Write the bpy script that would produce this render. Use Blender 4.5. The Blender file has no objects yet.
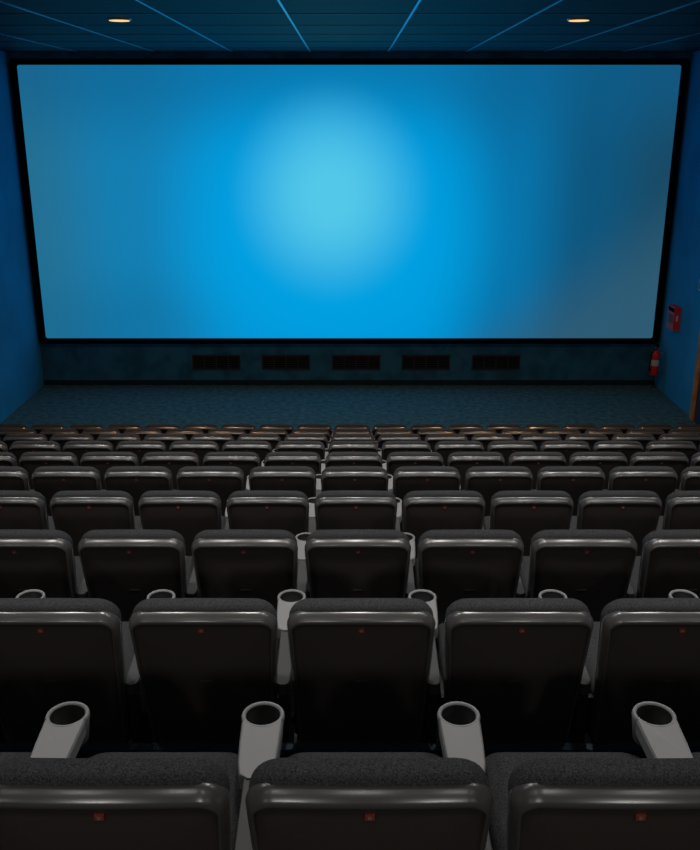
import bpy, bmesh, math, random
from mathutils import Vector
random.seed(3)
scene=bpy.context.scene
try:
    scene.view_settings.view_transform='Standard'
    scene.view_settings.look='None'
except Exception as e: print(e)

def lin(c):
    return tuple(((v/255)/12.92 if v/255<=0.04045 else ((v/255+0.055)/1.055)**2.4) for v in c)+(1,)

# ---------------------------------------------------------------- materials
def mat(name,col,rough=0.6,metal=0,spec=0.5,noise=None,bump=None,emis=None,estr=1,coat=0):
    m=bpy.data.materials.new(name); m.use_nodes=True
    nt=m.node_tree; b=nt.nodes['Principled BSDF']
    b.inputs['Base Color'].default_value=(*col[:3],1)
    b.inputs['Roughness'].default_value=rough
    b.inputs['Metallic'].default_value=metal
    b.inputs['Specular IOR Level'].default_value=spec
    b.inputs['Coat Weight'].default_value=coat
    if emis:
        b.inputs['Emission Color'].default_value=(*emis[:3],1)
        b.inputs['Emission Strength'].default_value=estr
    if noise or bump:
        tc=nt.nodes.new('ShaderNodeTexCoord')
    if noise:
        sc,lo,hi=noise
        n=nt.nodes.new('ShaderNodeTexNoise'); n.inputs['Scale'].default_value=sc
        n.inputs['Detail'].default_value=4
        nt.links.new(tc.outputs['Object'],n.inputs['Vector'])
        r=nt.nodes.new('ShaderNodeValToRGB')
        r.color_ramp.elements[0].position=.35; r.color_ramp.elements[1].position=.65
        r.color_ramp.elements[0].color=tuple(c*lo for c in col[:3])+(1,)
        r.color_ramp.elements[1].color=tuple(min(1,c*hi) for c in col[:3])+(1,)
        nt.links.new(n.outputs['Fac'],r.inputs['Fac'])
        nt.links.new(r.outputs['Color'],b.inputs['Base Color'])
    if bump:
        sc,st=bump
        n2=nt.nodes.new('ShaderNodeTexNoise'); n2.inputs['Scale'].default_value=sc
        n2.inputs['Detail'].default_value=2
        nt.links.new(tc.outputs['Object'],n2.inputs['Vector'])
        bp=nt.nodes.new('ShaderNodeBump'); bp.inputs['Strength'].default_value=st
        bp.inputs['Distance'].default_value=.003
        nt.links.new(n2.outputs['Fac'],bp.inputs['Height'])
        nt.links.new(bp.outputs['Normal'],b.inputs['Normal'])
    return m

M_fabric=mat('seat_fabric',(.040,.040,.042),.9,noise=(260,.45,1.7),bump=(500,.5),spec=.15)
M_shell=mat('seat_shell_plastic',(.046,.038,.035),.42,spec=.4,bump=(9,.2))
M_lip=mat('seat_rim_plastic',(.068,.064,.061),.27,spec=1.0)
M_arm=mat('armrest_plastic',(.24,.24,.24),.5,bump=(600,.15))
M_armr=mat('armrest_pad_dark',(.05,.05,.05),.6,bump=(600,.15))
M_cup=mat('cup_well_black',(.005,.005,.005),.6)
M_frame=mat('seat_frame_metal',(.02,.02,.02),.45,metal=.3)
M_tag=mat('number_tag_red',(.28,.05,.035),.5)
M_tagw=mat('number_tag_white',(.25,.18,.15),.5)
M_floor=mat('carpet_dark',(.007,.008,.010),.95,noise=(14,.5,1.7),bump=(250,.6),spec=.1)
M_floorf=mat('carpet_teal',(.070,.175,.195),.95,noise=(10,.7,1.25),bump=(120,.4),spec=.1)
M_wall=mat('wall_blue_paint',(.04,.38,.66),.8,noise=(1.2,.85,1.1),spec=.2)
M_wallf=mat('wall_front_fabric',(.030,.15,.24),.9,noise=(3,.75,1.25),spec=.1)
M_back=mat('wall_dark_fabric',(.03,.035,.045),.9)
M_ceil=mat('ceiling_tile',(.014,.040,.062),.6,noise=(25,.8,1.2),spec=.2)
M_bar=mat('ceiling_bar_metal',(.35,.62,.78),.28,metal=.85)
M_bar2=mat('ceiling_crossbar',(.03,.06,.09),.4,metal=.5)
M_black=mat('black_velvet',(.004,.004,.005),.9,spec=.1)
M_skirt=mat('skirting_dark',(.012,.035,.05),.8,spec=.1)
M_vent=mat('vent_slats',(.050,.050,.052),.6,spec=.2)
M_red=mat('red_enamel',(.85,.035,.025),.35)
M_wood=mat('door_wood',(.65,.28,.09),.5,noise=(6,.8,1.2))
M_dark=mat('door_dark',(.04,.05,.07),.6)
M_white=mat('white_plastic',(.7,.7,.7),.5)
M_metal=mat('brushed_metal',(.4,.4,.4),.35,metal=.9)
M_warm=mat('lamp_lens_warm',(.3,.15,.05),.5,emis=(1,.50,.17),estr=1.5)
M_cool=mat('fill_lamp_lens_white',(1,1,1),.5,emis=(1,.97,.93),estr=4)

# ---------------------------------------------------------------- mesh builder
class MB:
    def __init__(s): s.v=[];s.f=[];s.m=[];s.sm=[];s.mats=[]
    def mi(s,m):
        if m not in s.mats: s.mats.append(m)
        return s.mats.index(m)
    def face(s,idx,m,smooth): s.f.append(idx);s.m.append(s.mi(m));s.sm.append(smooth)
    def box(s,x0,x1,y0,y1,z0,z1,m):
        b=len(s.v)
        s.v+=[(x0,y0,z0),(x1,y0,z0),(x1,y1,z0),(x0,y1,z0),(x0,y0,z1),(x1,y0,z1),(x1,y1,z1),(x0,y1,z1)]
        for q in [(0,3,2,1),(4,5,6,7),(0,1,5,4),(1,2,6,5),(2,3,7,6),(3,0,4,7)]:
            s.face([b+i for i in q],m,False)
    def rings(s,rings,m,smooth=True,cap0=True,cap1=True,mats=None):
        n=len(rings[0]); ids=[]
        for r in rings:
            ids.append(list(range(len(s.v),len(s.v)+n))); s.v+=[tuple(p) for p in r]
        for k in range(len(rings)-1):
            mm=mats[k] if mats else m
            for i in range(n):
                j=(i+1)%n
                s.face([ids[k][i],ids[k][j],ids[k+1][j],ids[k+1][i]],mm,smooth)
        if cap0: s.face(ids[0][::-1],mats[0] if mats else m,False)
        if cap1: s.face(ids[-1],mats[-1] if mats else m,False)
    def cyl(s,p0,p1,r0,r1,m,n=16,cap0=True,cap1=True):
        p0=Vector(p0);p1=Vector(p1);d=(p1-p0).normalized()
        a=d.orthogonal().normalized();b=d.cross(a)
        rs=[]
        for p,r in((p0,r0),(p1,r1)):
            rs.append([p+a*math.cos(t)*r+b*math.sin(t)*r for t in [2*math.pi*i/n for i in range(n)]])
        s.rings(rs,m,True,cap0,cap1)
    def lathe(s,cx,cy,prof,m,n=28,mats=None,cap0=False,cap1=False):
        rs=[[(cx+math.cos(2*math.pi*i/n)*r,cy+math.sin(2*math.pi*i/n)*r,z) for i in range(n)] for r,z in prof]
        s.rings(rs,m,True,cap0,cap1,mats)
    def mesh(s,name):
        me=bpy.data.meshes.new(name); me.from_pydata(s.v,[],s.f)
        for m in s.mats: me.materials.append(m)
        for p,mi,sm in zip(me.polygons,s.m,s.sm): p.material_index=mi; p.use_smooth=sm
        bm=bmesh.new(); bm.from_mesh(me); bmesh.ops.recalc_face_normals(bm,faces=bm.faces); bm.to_mesh(me); bm.free()
        me.update(); return me
    def obj(s,name,loc=(0,0,0),parent=None):
        o=bpy.data.objects.new(name,s.mesh(name)); o.location=loc
        bpy.context.collection.objects.link(o)
        if parent: o.parent=parent
        return o

def outline(wb,wt,v0,v1,rb,rt,arch=0,nc=7,ne=6):
    """rounded trapezoid, CCW, with extra edge points"""
    hb,ht=wb/2,wt/2
    pts=[]
    def arc(cx,cy,r,a0,a1):
        return [(cx+r*math.cos(math.radians(a0+(a1-a0)*i/nc)),cy+r*math.sin(math.radians(a0+(a1-a0)*i/nc))) for i in range(nc+1)]
    corners=[arc(hb-rb,v0+rb,rb,-90,0),arc(ht-rt,v1-rt,rt,0,90),arc(-ht+rt,v1-rt,rt,90,180),arc(-hb+rb,v0+rb,rb,180,270)]
    for k in range(4):
        pts+=corners[k]
        a=corners[k][-1]; b=corners[(k+1)%4][0]
        for i in range(1,ne): pts.append((a[0]+(b[0]-a[0])*i/ne,a[1]+(b[1]-a[1])*i/ne))
    if arch:
        vm=(v0+v1)/2
        pts=[(u,v-arch*(u/ht)**2*max(0,(v-vm)/(v1-vm))) for u,v in pts]
    return pts
def inset(pts,d,topmul=1):
    n=len(pts);out=[]
    for i in range(n):
        a=pts[i-1];b=pts[(i+1)%n];tx,ty=b[0]-a[0],b[1]-a[1];L=math.hypot(tx,ty) or 1
        nx,ny=-ty/L,tx/L
        k=d*(1+(topmul-1)*max(0,-ny))
        out.append((pts[i][0]+nx*k,pts[i][1]+ny*k))
    return out
def loft(mb,pts,prof,fn,m,b0=0,b1=0,topmul=1,mats=None):
    cu=sum(p[0] for p in pts)/len(pts);cv=sum(p[1] for p in pts)/len(pts)
    R=[]
    def sc(ps,s): return [(cu+(p[0]-cu)*s,cv+(p[1]-cv)*s) for p in ps]
    first=inset(pts,prof[0][0],topmul); last=inset(pts,prof[-1][0],topmul)
    w0=prof[0][1];w1=prof[-1][1]
    caps=[.03,.3,.55,.78,.92]
    for s in caps: R.append([fn(u,v,w0+b0*(1-s*s)) for u,v in sc(first,s)])
    for d,w in prof: R.append([fn(u,v,w) for u,v in inset(pts,d,topmul)])
    for s in caps[::-1]: R.append([fn(u,v,w1+b1*(1-s*s)) for u,v in sc(last,s)])
    mm=None
    if mats: mm=[m]*5+mats+[m]*5
    mb.rings(R,m,True,True,True,mm)

# ---------------------------------------------------------------- the seat
SP=.55; TOP=.94; CT=.918
def back_fn(u,v,w): return (u, w+(TOP-v)*.20+.30*u*u, v)
def seat_mesh(name,right_arm=False):
    mb=MB()
    # padded back cushion
    c=outline(.46,.508,.40,CT,.05,.075,arch=.014)
    loft(mb,c,[(.035,.066),(.016,.061),(.004,.048),(0,.032),(0,.010),(.004,-.004),(.016,-.016),(.03,-.02)],back_fn,M_fabric,b0=.012)
    # plastic shell with projecting rim
    c=outline(.470,.514,.24,CT-.024,.05,.060,arch=.014)
    loft(mb,c,[(.006,.018),(.000,.006),(-.002,-.012),(.001,-.026),(.009,-.044),(.013,-.050),(.016,-.051),(.019,-.048),(.022,-.041),(.025,-.038)],
         back_fn,M_shell,b1=-.014,topmul=2.0,mats=[M_shell,M_lip,M_lip,M_lip,M_lip,M_lip,M_lip,M_shell,M_shell])
    def tag(x0,x1,z0,z1,t,m,w=-.052):
        b=len(mb.v)
        P=[back_fn(x,z,w-ww) for ww in(0,t) for x,z in((x0,z0),(x1,z0),(x1,z1),(x0,z1))]
        mb.v+=P
        for q in [(0,3,2,1),(4,5,6,7),(0,1,5,4),(1,2,6,5),(2,3,7,6),(3,0,4,7)]: mb.face([b+i for i in q],m,False)
    tag(-.010,.010,.822,.836,.008,M_tag,w=-.038)
    tag(-.004,.004,.825,.833,.0095,M_tagw,w=-.038)
    tag(-.022,.022,.600,.606,.005,M_lip,w=-.048)
    # seat cushion
    c=outline(.460,.480,.13,.63,.05,.08)
    def cf(u,v,w): return (u,v,w+.018+.02*max(0,(v-.13)/.49)-1.5*max(0,v-.56)**2)
    loft(mb,c,[(.03,.46),(.012,.454),(.002,.436),(0,.41),(.004,.375),(.02,.352)],cf,M_fabric,b0=.012)
    c=outline(.40,.42,.15,.58,.05,.07)
    loft(mb,c,[(.0,.380),(.01,.34),(.03,.315)],cf,M_shell)
    mb.cyl((-.275,.22,.30),(.262,.22,.30),.020,.020,M_frame)
    for sx in(-1,1): mb.box(sx*.235-.012,sx*.235+.012,.15,.34,.28,.44,M_frame)
    for ax in ([-SP/2-.009]+([SP/2-.009] if right_arm else [])):
        cy=.655;z1=.588
        mb.lathe(ax,cy,[(.040,z1-.095),(.052,z1-.085),(.058,z1-.03),(.061,z1-.010),(.059,z1-.002),(.055,z1+.001),(.051,z1-.001),(.048,z1-.006),(.044,z1-.080),(.002,z1-.081)],M_arm,
                 mats=[M_arm]*7+[M_cup,M_cup],cap0=True,cap1=True)
        def zz(y): return -.06*max(0,(cy-.05-y))
        def pad(pts,keep,m,drop=0):
            pr=[(1,-.045),(1,-.008),(.93,-.001),(.86,0)]
            R=[]
            for sx,dz in pr: R.append([(ax+(p[0]*sx if i>=keep else p[0]),p[1],z1-.001-drop+dz+zz(p[1])) for i,p in enumerate(pts)])
            mb.rings(R,m,False,True,True)
        arc=[]
        for i in range(9):
            a=math.radians(-18-144*i/8)
            arc.append((.056*math.cos(a),cy+.056*math.sin(a)))
        pad(arc+[(-.057,cy-.03),(-.054,cy-.12),(-.050,cy-.19),(-.042,cy-.235),(-.02,cy-.250),(.02,cy-.250),(.042,cy-.235),(.050,cy-.19),(.054,cy-.12),(.057,cy-.03)],9,M_arm)
        pad([(-.030,cy-.23),(-.028,cy-.40),(-.026,.10),(-.020,.082),(-.01,.075),(.01,.075),(.020,.082),(.026,.10),(.028,cy-.40),(.030,cy-.23)],0,M_armr,.006)
        mb.box(ax-.018,ax+.018,.09,.52,.10,z1-.06,M_frame)
        mb.box(ax-.028,ax+.028,.14,.40,.0,.10,M_frame)
        mb.box(ax-.045,ax+.045,.12,.44,.0,.012,M_frame)
    return mb.mesh(name)
me_seat=seat_mesh('cinema_seat'); me_end=seat_mesh('cinema_seat_end',True)

Z0=5.16
D=[1.545,2.797,4.03,5.267,6.50,7.728,8.957,10.18,11.40,12.62]
Hh=[-1.242,-1.566,-1.880,-2.191,-2.505,-2.841,-3.172,-3.518,-3.872,-4.22]
for k,(d,h) in enumerate(zip(D,Hh)):
    fz=Z0+h-TOP
    for i in range(-10,11):
        o=bpy.data.objects.new('cinema_seat',me_end if i==10 else me_seat)
        o.location=(.042+i*SP,d,fz); bpy.context.collection.objects.link(o)

# ---------------------------------------------------------------- shell
HW=6.15; YF=17.9; YB=-1.8; ZC=Z0+1.07
prof=[(YB,Z0+Hh[0]-TOP+.30),(D[0]-.75,Z0+Hh[0]-TOP+.30)]
prof.append((D[0]-.75,Z0+Hh[0]-TOP))
for k in range(1,10):
    y=D[k]+.03
    prof.append((y,Z0+Hh[k-1]-TOP)); prof.append((y,Z0+Hh[k]-TOP))
prof.append((D[9]+1.0,Z0+Hh[9]-TOP)); 
prof.append((YF,Z0+Hh[9]-TOP))
mb=MB()
full=prof+[(YF,-.3),(YB,-.3)]
n=len(full)
mb.v+=[(-HW,y,z) for y,z in full]+[(HW,y,z) for y,z in full]
for i in range(n):
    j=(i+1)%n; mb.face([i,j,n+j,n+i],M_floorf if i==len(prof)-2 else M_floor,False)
mb.face(list(range(n))[::-1],M_floor,False); mb.face(list(range(n,2*n)),M_floor,False)
mb.obj('floor')
for k in range(1,10):
    mb=MB(); z=Z0+Hh[k-1]-TOP; y=D[k]+.03
    mb.box(-HW+.01,HW-.01,y-.035,y-.001,z,z+.004,M_bar2); mb.box(-HW+.01,HW-.01,y+.0005,y+.004,z-.03,z+.004,M_bar2)
    mb.obj('trim_%d'%k)
for nm,x0,x1 in(('wall_left',-HW-.2,-HW),('wall_right',HW,HW+.2)):
    mb=MB(); mb.box(x0,x1,YB-.2,YF+.2,-.3,ZC+.2,M_wall); mb.obj(nm)
mb=MB(); mb.box(-HW,HW,YF,YF+.2,-.3,ZC+.2,M_wallf); mb.obj('wall_front')
mb=MB(); mb.box(-HW,HW,YB-.2,YB,-.3,ZC+.2,M_back); mb.obj('wall_back')
mb=MB(); mb.box(-HW,HW,YB,YF,ZC,ZC+.2,M_ceil); mb.obj('ceiling')
mb=MB()
mb.box(-HW+.005,HW-.005,YF-.03,YF-.001,.006,.10,M_skirt); mb.obj('baseboard_front')
# ceiling grid
mb=MB()
xs=[-4.83,-3.45,-2.07,-.69,.69,2.07,3.45,4.83]
for x in xs: mb.box(x-.013,x+.013,YB+.01,YF-.35,ZC-.012,ZC-.0005,M_bar)
y=YB+.6
while y<YF-.4:
    xx=[-HW+.005]+xs+[HW-.005]
    for a,b2 in zip(xx[:-1],xx[1:]): mb.box(a+.015,b2-.015,y-.012,y+.012,ZC-.008,ZC-.0005,M_bar2)
    y+=1.38
mb.obj('ceiling_grid')

# ---------------------------------------------------------------- screen
scr=bpy.data.objects.new('cinema_screen',None); bpy.context.collection.objects.link(scr)
SZ0=Z0-4.19; SZ1=Z0+.86; sc=(SZ0+SZ1)/2; YS=17.86
scr.location=(0,YS,sc)
m=bpy.data.materials.new('projected_blue_picture'); m.use_nodes=True; nt=m.node_tree
for nd in list(nt.nodes): nt.nodes.remove(nd)
out=nt.nodes.new('ShaderNodeOutputMaterial'); em=nt.nodes.new('ShaderNodeEmission')
nt.links.new(em.outputs[0],out.inputs[0])
tc=nt.nodes.new('ShaderNodeTexCoord'); sep=nt.nodes.new('ShaderNodeSeparateXYZ')
nt.links.new(tc.outputs['Object'],sep.inputs[0])
def val(x,sock):
    if isinstance(x,(int,float)): sock.default_value=x
    else: nt.links.new(x,sock)
def mth(op,a,b=0,c=0):
    q=nt.nodes.new('ShaderNodeMath'); q.operation=op; val(a,q.inputs[0]);val(b,q.inputs[1]);val(c,q.inputs[2]); return q.outputs[0]
def mr(x,a,b,c,d,mode='SMOOTHERSTEP'):
    q=nt.nodes.new('ShaderNodeMapRange'); q.interpolation_type=mode
    val(x,q.inputs[0])
    for i,v in enumerate((a,b,c,d)): q.inputs[1+i].default_value=v
    return q.outputs[0]
def mix(f,a,b):
    q=nt.nodes.new('ShaderNodeMix'); q.data_type='RGBA'; val(f,q.inputs[0])
    for s,v in((q.inputs[6],a),(q.inputs[7],b)):
        if isinstance(v,tuple): s.default_value=v
        else: nt.links.new(v,s)
    return q.outputs[2]
X=sep.outputs['X'];Z=sep.outputs['Z']
fx=mr(X,-6,6,0,1,'LINEAR')
cr=nt.nodes.new('ShaderNodeValToRGB'); nt.links.new(fx,cr.inputs[0]); cr.color_ramp.interpolation='EASE'
st=[(0,(36,112,148)),(.15,(20,126,178)),(.34,(4,146,212)),(.60,(0,146,212)),(.76,(8,114,168)),(.88,(14,86,126)),(1,(24,74,102))]
e=cr.color_ramp.elements
e[0].position=0;e[0].color=lin(st[0][1]);e[1].position=1;e[1].color=lin(st[-1][1])
for p,c in st[1:-1]:
    q=e.new(p);q.color=lin(c)
col=cr.outputs[0]
topd=mr(Z,.4,2.7,0,.6); col=mix(topd,col,lin((14,94,140)))
botl=mth('MULTIPLY',mr(Z,-.5,-2.5,0,.40),mr(X,-1,-5,0,1)); col=mix(botl,col,lin((14,100,142)))
br=mr(mth('ADD',mth('MULTIPLY',X,.75),mth('MULTIPLY',Z,-1.0)),3.4,6.4,0,.9); col=mix(br,col,lin((48,92,116)))
def dist(cx,cz,sx,sz):
    a=mth('DIVIDE',mth('SUBTRACT',X,cx),sx); b=mth('DIVIDE',mth('SUBTRACT',Z,cz),sz)
    return mth('SQRT',mth('ADD',mth('MULTIPLY',a,a),mth('MULTIPLY',b,b)))
hal=mr(dist(-.3,-.5,3.3,2.9),.3,1.25,.8,0); col=mix(hal,col,lin((0,163,228)))
core=mr(dist(-.35,.22,1.90,2.02),.12,1.08,1.0,0,'SMOOTHSTEP'); col=mix(core,col,lin((84,200,233)))
nt.links.new(col,em.inputs[0]); em.inputs[1].default_value=1.0
mb=MB(); mb.box(-6.0,6.0,-.01,.01,-(SZ1-SZ0)/2,(SZ1-SZ0)/2,m); mb.obj('screen_surface',parent=scr)
mb=MB()
def ring(hw,hh,r,y): 
    o=outline(2*hw,2*hw,-hh,hh,r,r,0,6,1); return [(u,y,v) for u,v in o]
hh=(SZ1-SZ0)/2
R=[ring(6.12,hh+.10,.08,.02),ring(6.12,hh+.10,.08,-.06),ring(5.995,hh-.005,.04,-.06),ring(5.995,hh-.005,.04,.005)]
mb.rings(R,M_black,False,False,False); mb.obj('screen_border',parent=scr)

# ---------------------------------------------------------------- vents
for cx in(-2.655,-1.263,.14,1.533,2.936):
    mb=MB(); w=.48;h=.15
    mb.box(-w,w,-.006,-.001,-h,h,M_black)
    for a,b2,c,d2 in((-w,w,h-.02,h),(-w,w,-h,-h+.02),(-w,-w+.02,-h,h),(w-.02,w,-h,h)): mb.box(a,b2,-.03,-.006,c,d2,M_vent)
    for i in range(7):
        z=-h+.04+i*.037; mb.box(-w+.02,w-.02,-.022,-.006,z,z+.009,M_vent)
    for i in(-.24,0,.24): mb.box(i-.008,i+.008,-.025,-.006,-h,h,M_vent)
    mb.obj('air_vent',(cx,YF,Z0-4.685))

# ---------------------------------------------------------------- fire extinguisher, alarm box, door
mb=MB()
mb.lathe(0,0,[(.02,0),(.075,0.0),(.085,.02),(.085,.42),(.07,.47),(.03,.50),(.022,.53)],M_red,24,cap0=True,cap1=True)
mb.cyl((0,0,.53),(0,0,.57),.028,.02,M_metal)
mb.box(-.012,.012,-.10,.02,.575,.590,M_black); mb.box(-.012,.012,-.11,.02,.605,.618,M_black); mb.box(-.015,.015,-.01,.02,.565,.615,M_black)
mb.cyl((0,-.03,.55),(-.06,-.08,.53),.010,.010,M_black); mb.cyl((-.06,-.08,.53),(-.10,-.06,.45),.010,.010,M_black); mb.cyl((-.10,-.06,.45),(-.105,-.05,.20),.010,.012,M_black); mb.cyl((-.105,-.05,.20),(-.105,-.05,.10),.012,.022,M_black)
mb.cyl((0,0,.20),(0,0,.32),.0862,.0862,M_white,24,False,False)
mb.box(.02,.19,-.02,.02,.44,.47,M_metal); mb.box(.02,.19,-.02,.02,.08,.11,M_metal)
mb.obj('fire_extinguisher',(HW-.19,17.45,.33))
mb=MB()
mb.box(-.12,0,-.17,.17,-.22,.22,M_red); mb.box(-.126,-.12,-.11,.11,-.10,.06,M_tag)
mb.box(-.125,-.12,-.15,.15,.12,.19,M_black); mb.box(-.08,-.04,-.172,-.17,-.04,.06,M_white)
mb.obj('fire_alarm_box',(HW-.001,17.05,Z0-3.6))
mb=MB(); mb.box(-.012,0,-.14,.14,-.1,.1,M_white); mb.box(-.014,-.012,-.11,.11,-.07,.07,mat('sign_green',(.02,.25,.1),.5)); mb.obj('exit_sign',(HW-.001,16.0,Z0-2.82))
mb=MB()
y0,y1=14.55,15.75
mb.box(-.05,0,y0,y0+.1,.0,2.15,M_wood); mb.box(-.05,0,y1-.16,y1,.0,2.15,M_wood); mb.box(-.05,0,y0+.1,y1-.16,2.05,2.15,M_wood)
mb.box(-.02,0,y0+.1,y1-.16,.0,2.05,M_dark)
mb.cyl((-.02,y0+.18,1.02),(-.07,y0+.18,1.02),.012,.012,M_metal); mb.cyl((-.07,y0+.17,1.02),(-.07,y0+.30,1.02),.010,.010,M_metal)
mb.obj('door_1',(HW-.001,0,Z0+Hh[9]-TOP))
mb=MB(); mb.box(-.5,.5,.001,.03,-.22,.22,M_metal); mb.box(-.45,.45,.03,.035,-.18,.18,M_black); mb.obj('window_1',(0,YB,Z0+.55))

# ---------------------------------------------------------------- lamps
def downlight(x,y,kind,power,col,size,spread=170,dl=False):
    mb=MB()
    mb.lathe(0,0,[(.085,-.012),(.10,-.02),(.135,-.016),(.140,-.001)],M_white if not dl else M_metal,28)
    mb.lathe(0,0,[(.002,-.013),(.086,-.013)] if not dl else [(.002,-.013),(.12,-.022)],kind,28,cap0=True)
    o=mb.obj('ceiling_downlight',(x,y,ZC))
    L=bpy.data.lights.new('downlight_lamp','AREA'); L.shape='DISK'; L.size=size; L.energy=power; L.color=col
    L.spread=math.radians(spread)
    lo=bpy.data.objects.new('downlight_lamp',L); lo.location=(0,0,-.03); lo.parent=o
    bpy.context.collection.objects.link(lo)
for x in(-2.7,2.7): downlight(x,11.8,M_warm,50,(1,.55,.26),.10,dl=True,spread=140)
for y,p,s in((.2,1.8,120),(3.2,11,120),(6.0,11,110),(8.6,9,90)):  # unseen white downlights added over the seat rows to brighten seats and rims
    for x in(-4.1,-2.7,-1.38,0,1.38,2.7,4.1): downlight(x,y,M_cool,p*(1-.022*x*x),(1,.97,.94),.24,spread=s)
# unseen fill lights added on the rear wall so seat backs fade downward
for x in(-3.9,-1.4,1.4,3.9):
    mb=MB()
    mb.box(-.06,.06,.001,.02,-.14,.14,M_metal)
    mb.cyl((0,.07,-.10),(0,.07,.10),.045,.045,M_cool,24)
    mb.cyl((0,.07,-.125),(0,.07,-.10),.05,.05,M_metal,24); mb.cyl((0,.07,.10),(0,.07,.125),.05,.05,M_metal,24)
    mb.box(-.015,.015,.02,.04,-.02,.02,M_metal)
    o=mb.obj('rear_fill_sconce',(x,YB,Z0+.35))
    L=bpy.data.lights.new('rear_fill_lamp','AREA'); L.shape='RECTANGLE'; L.size=.12; L.size_y=.20; L.energy=8 if abs(x)<2 else 5.5; L.color=(1,.96,.92); L.spread=math.radians(120)
    lo=bpy.data.objects.new('rear_fill_lamp',L); lo.location=(0,.14,0); lo.rotation_euler=(math.radians(80),0,0); lo.parent=o
    bpy.context.collection.objects.link(lo)

w=bpy.data.worlds.new('World'); scene.world=w; w.use_nodes=True
w.node_tree.nodes['Background'].inputs[0].default_value=(.01,.012,.015,1)
w.node_tree.nodes['Background'].inputs[1].default_value=.3

cam=bpy.data.cameras.new('camera'); co=bpy.data.objects.new('camera',cam); bpy.context.collection.objects.link(co)
co.location=(0,0,Z0); co.rotation_euler=(math.radians(90-18.57),0,0)
cam.sensor_width=36; cam.lens=923/850*36; cam.clip_start=.05; cam.shift_x=.001
scene.camera=co
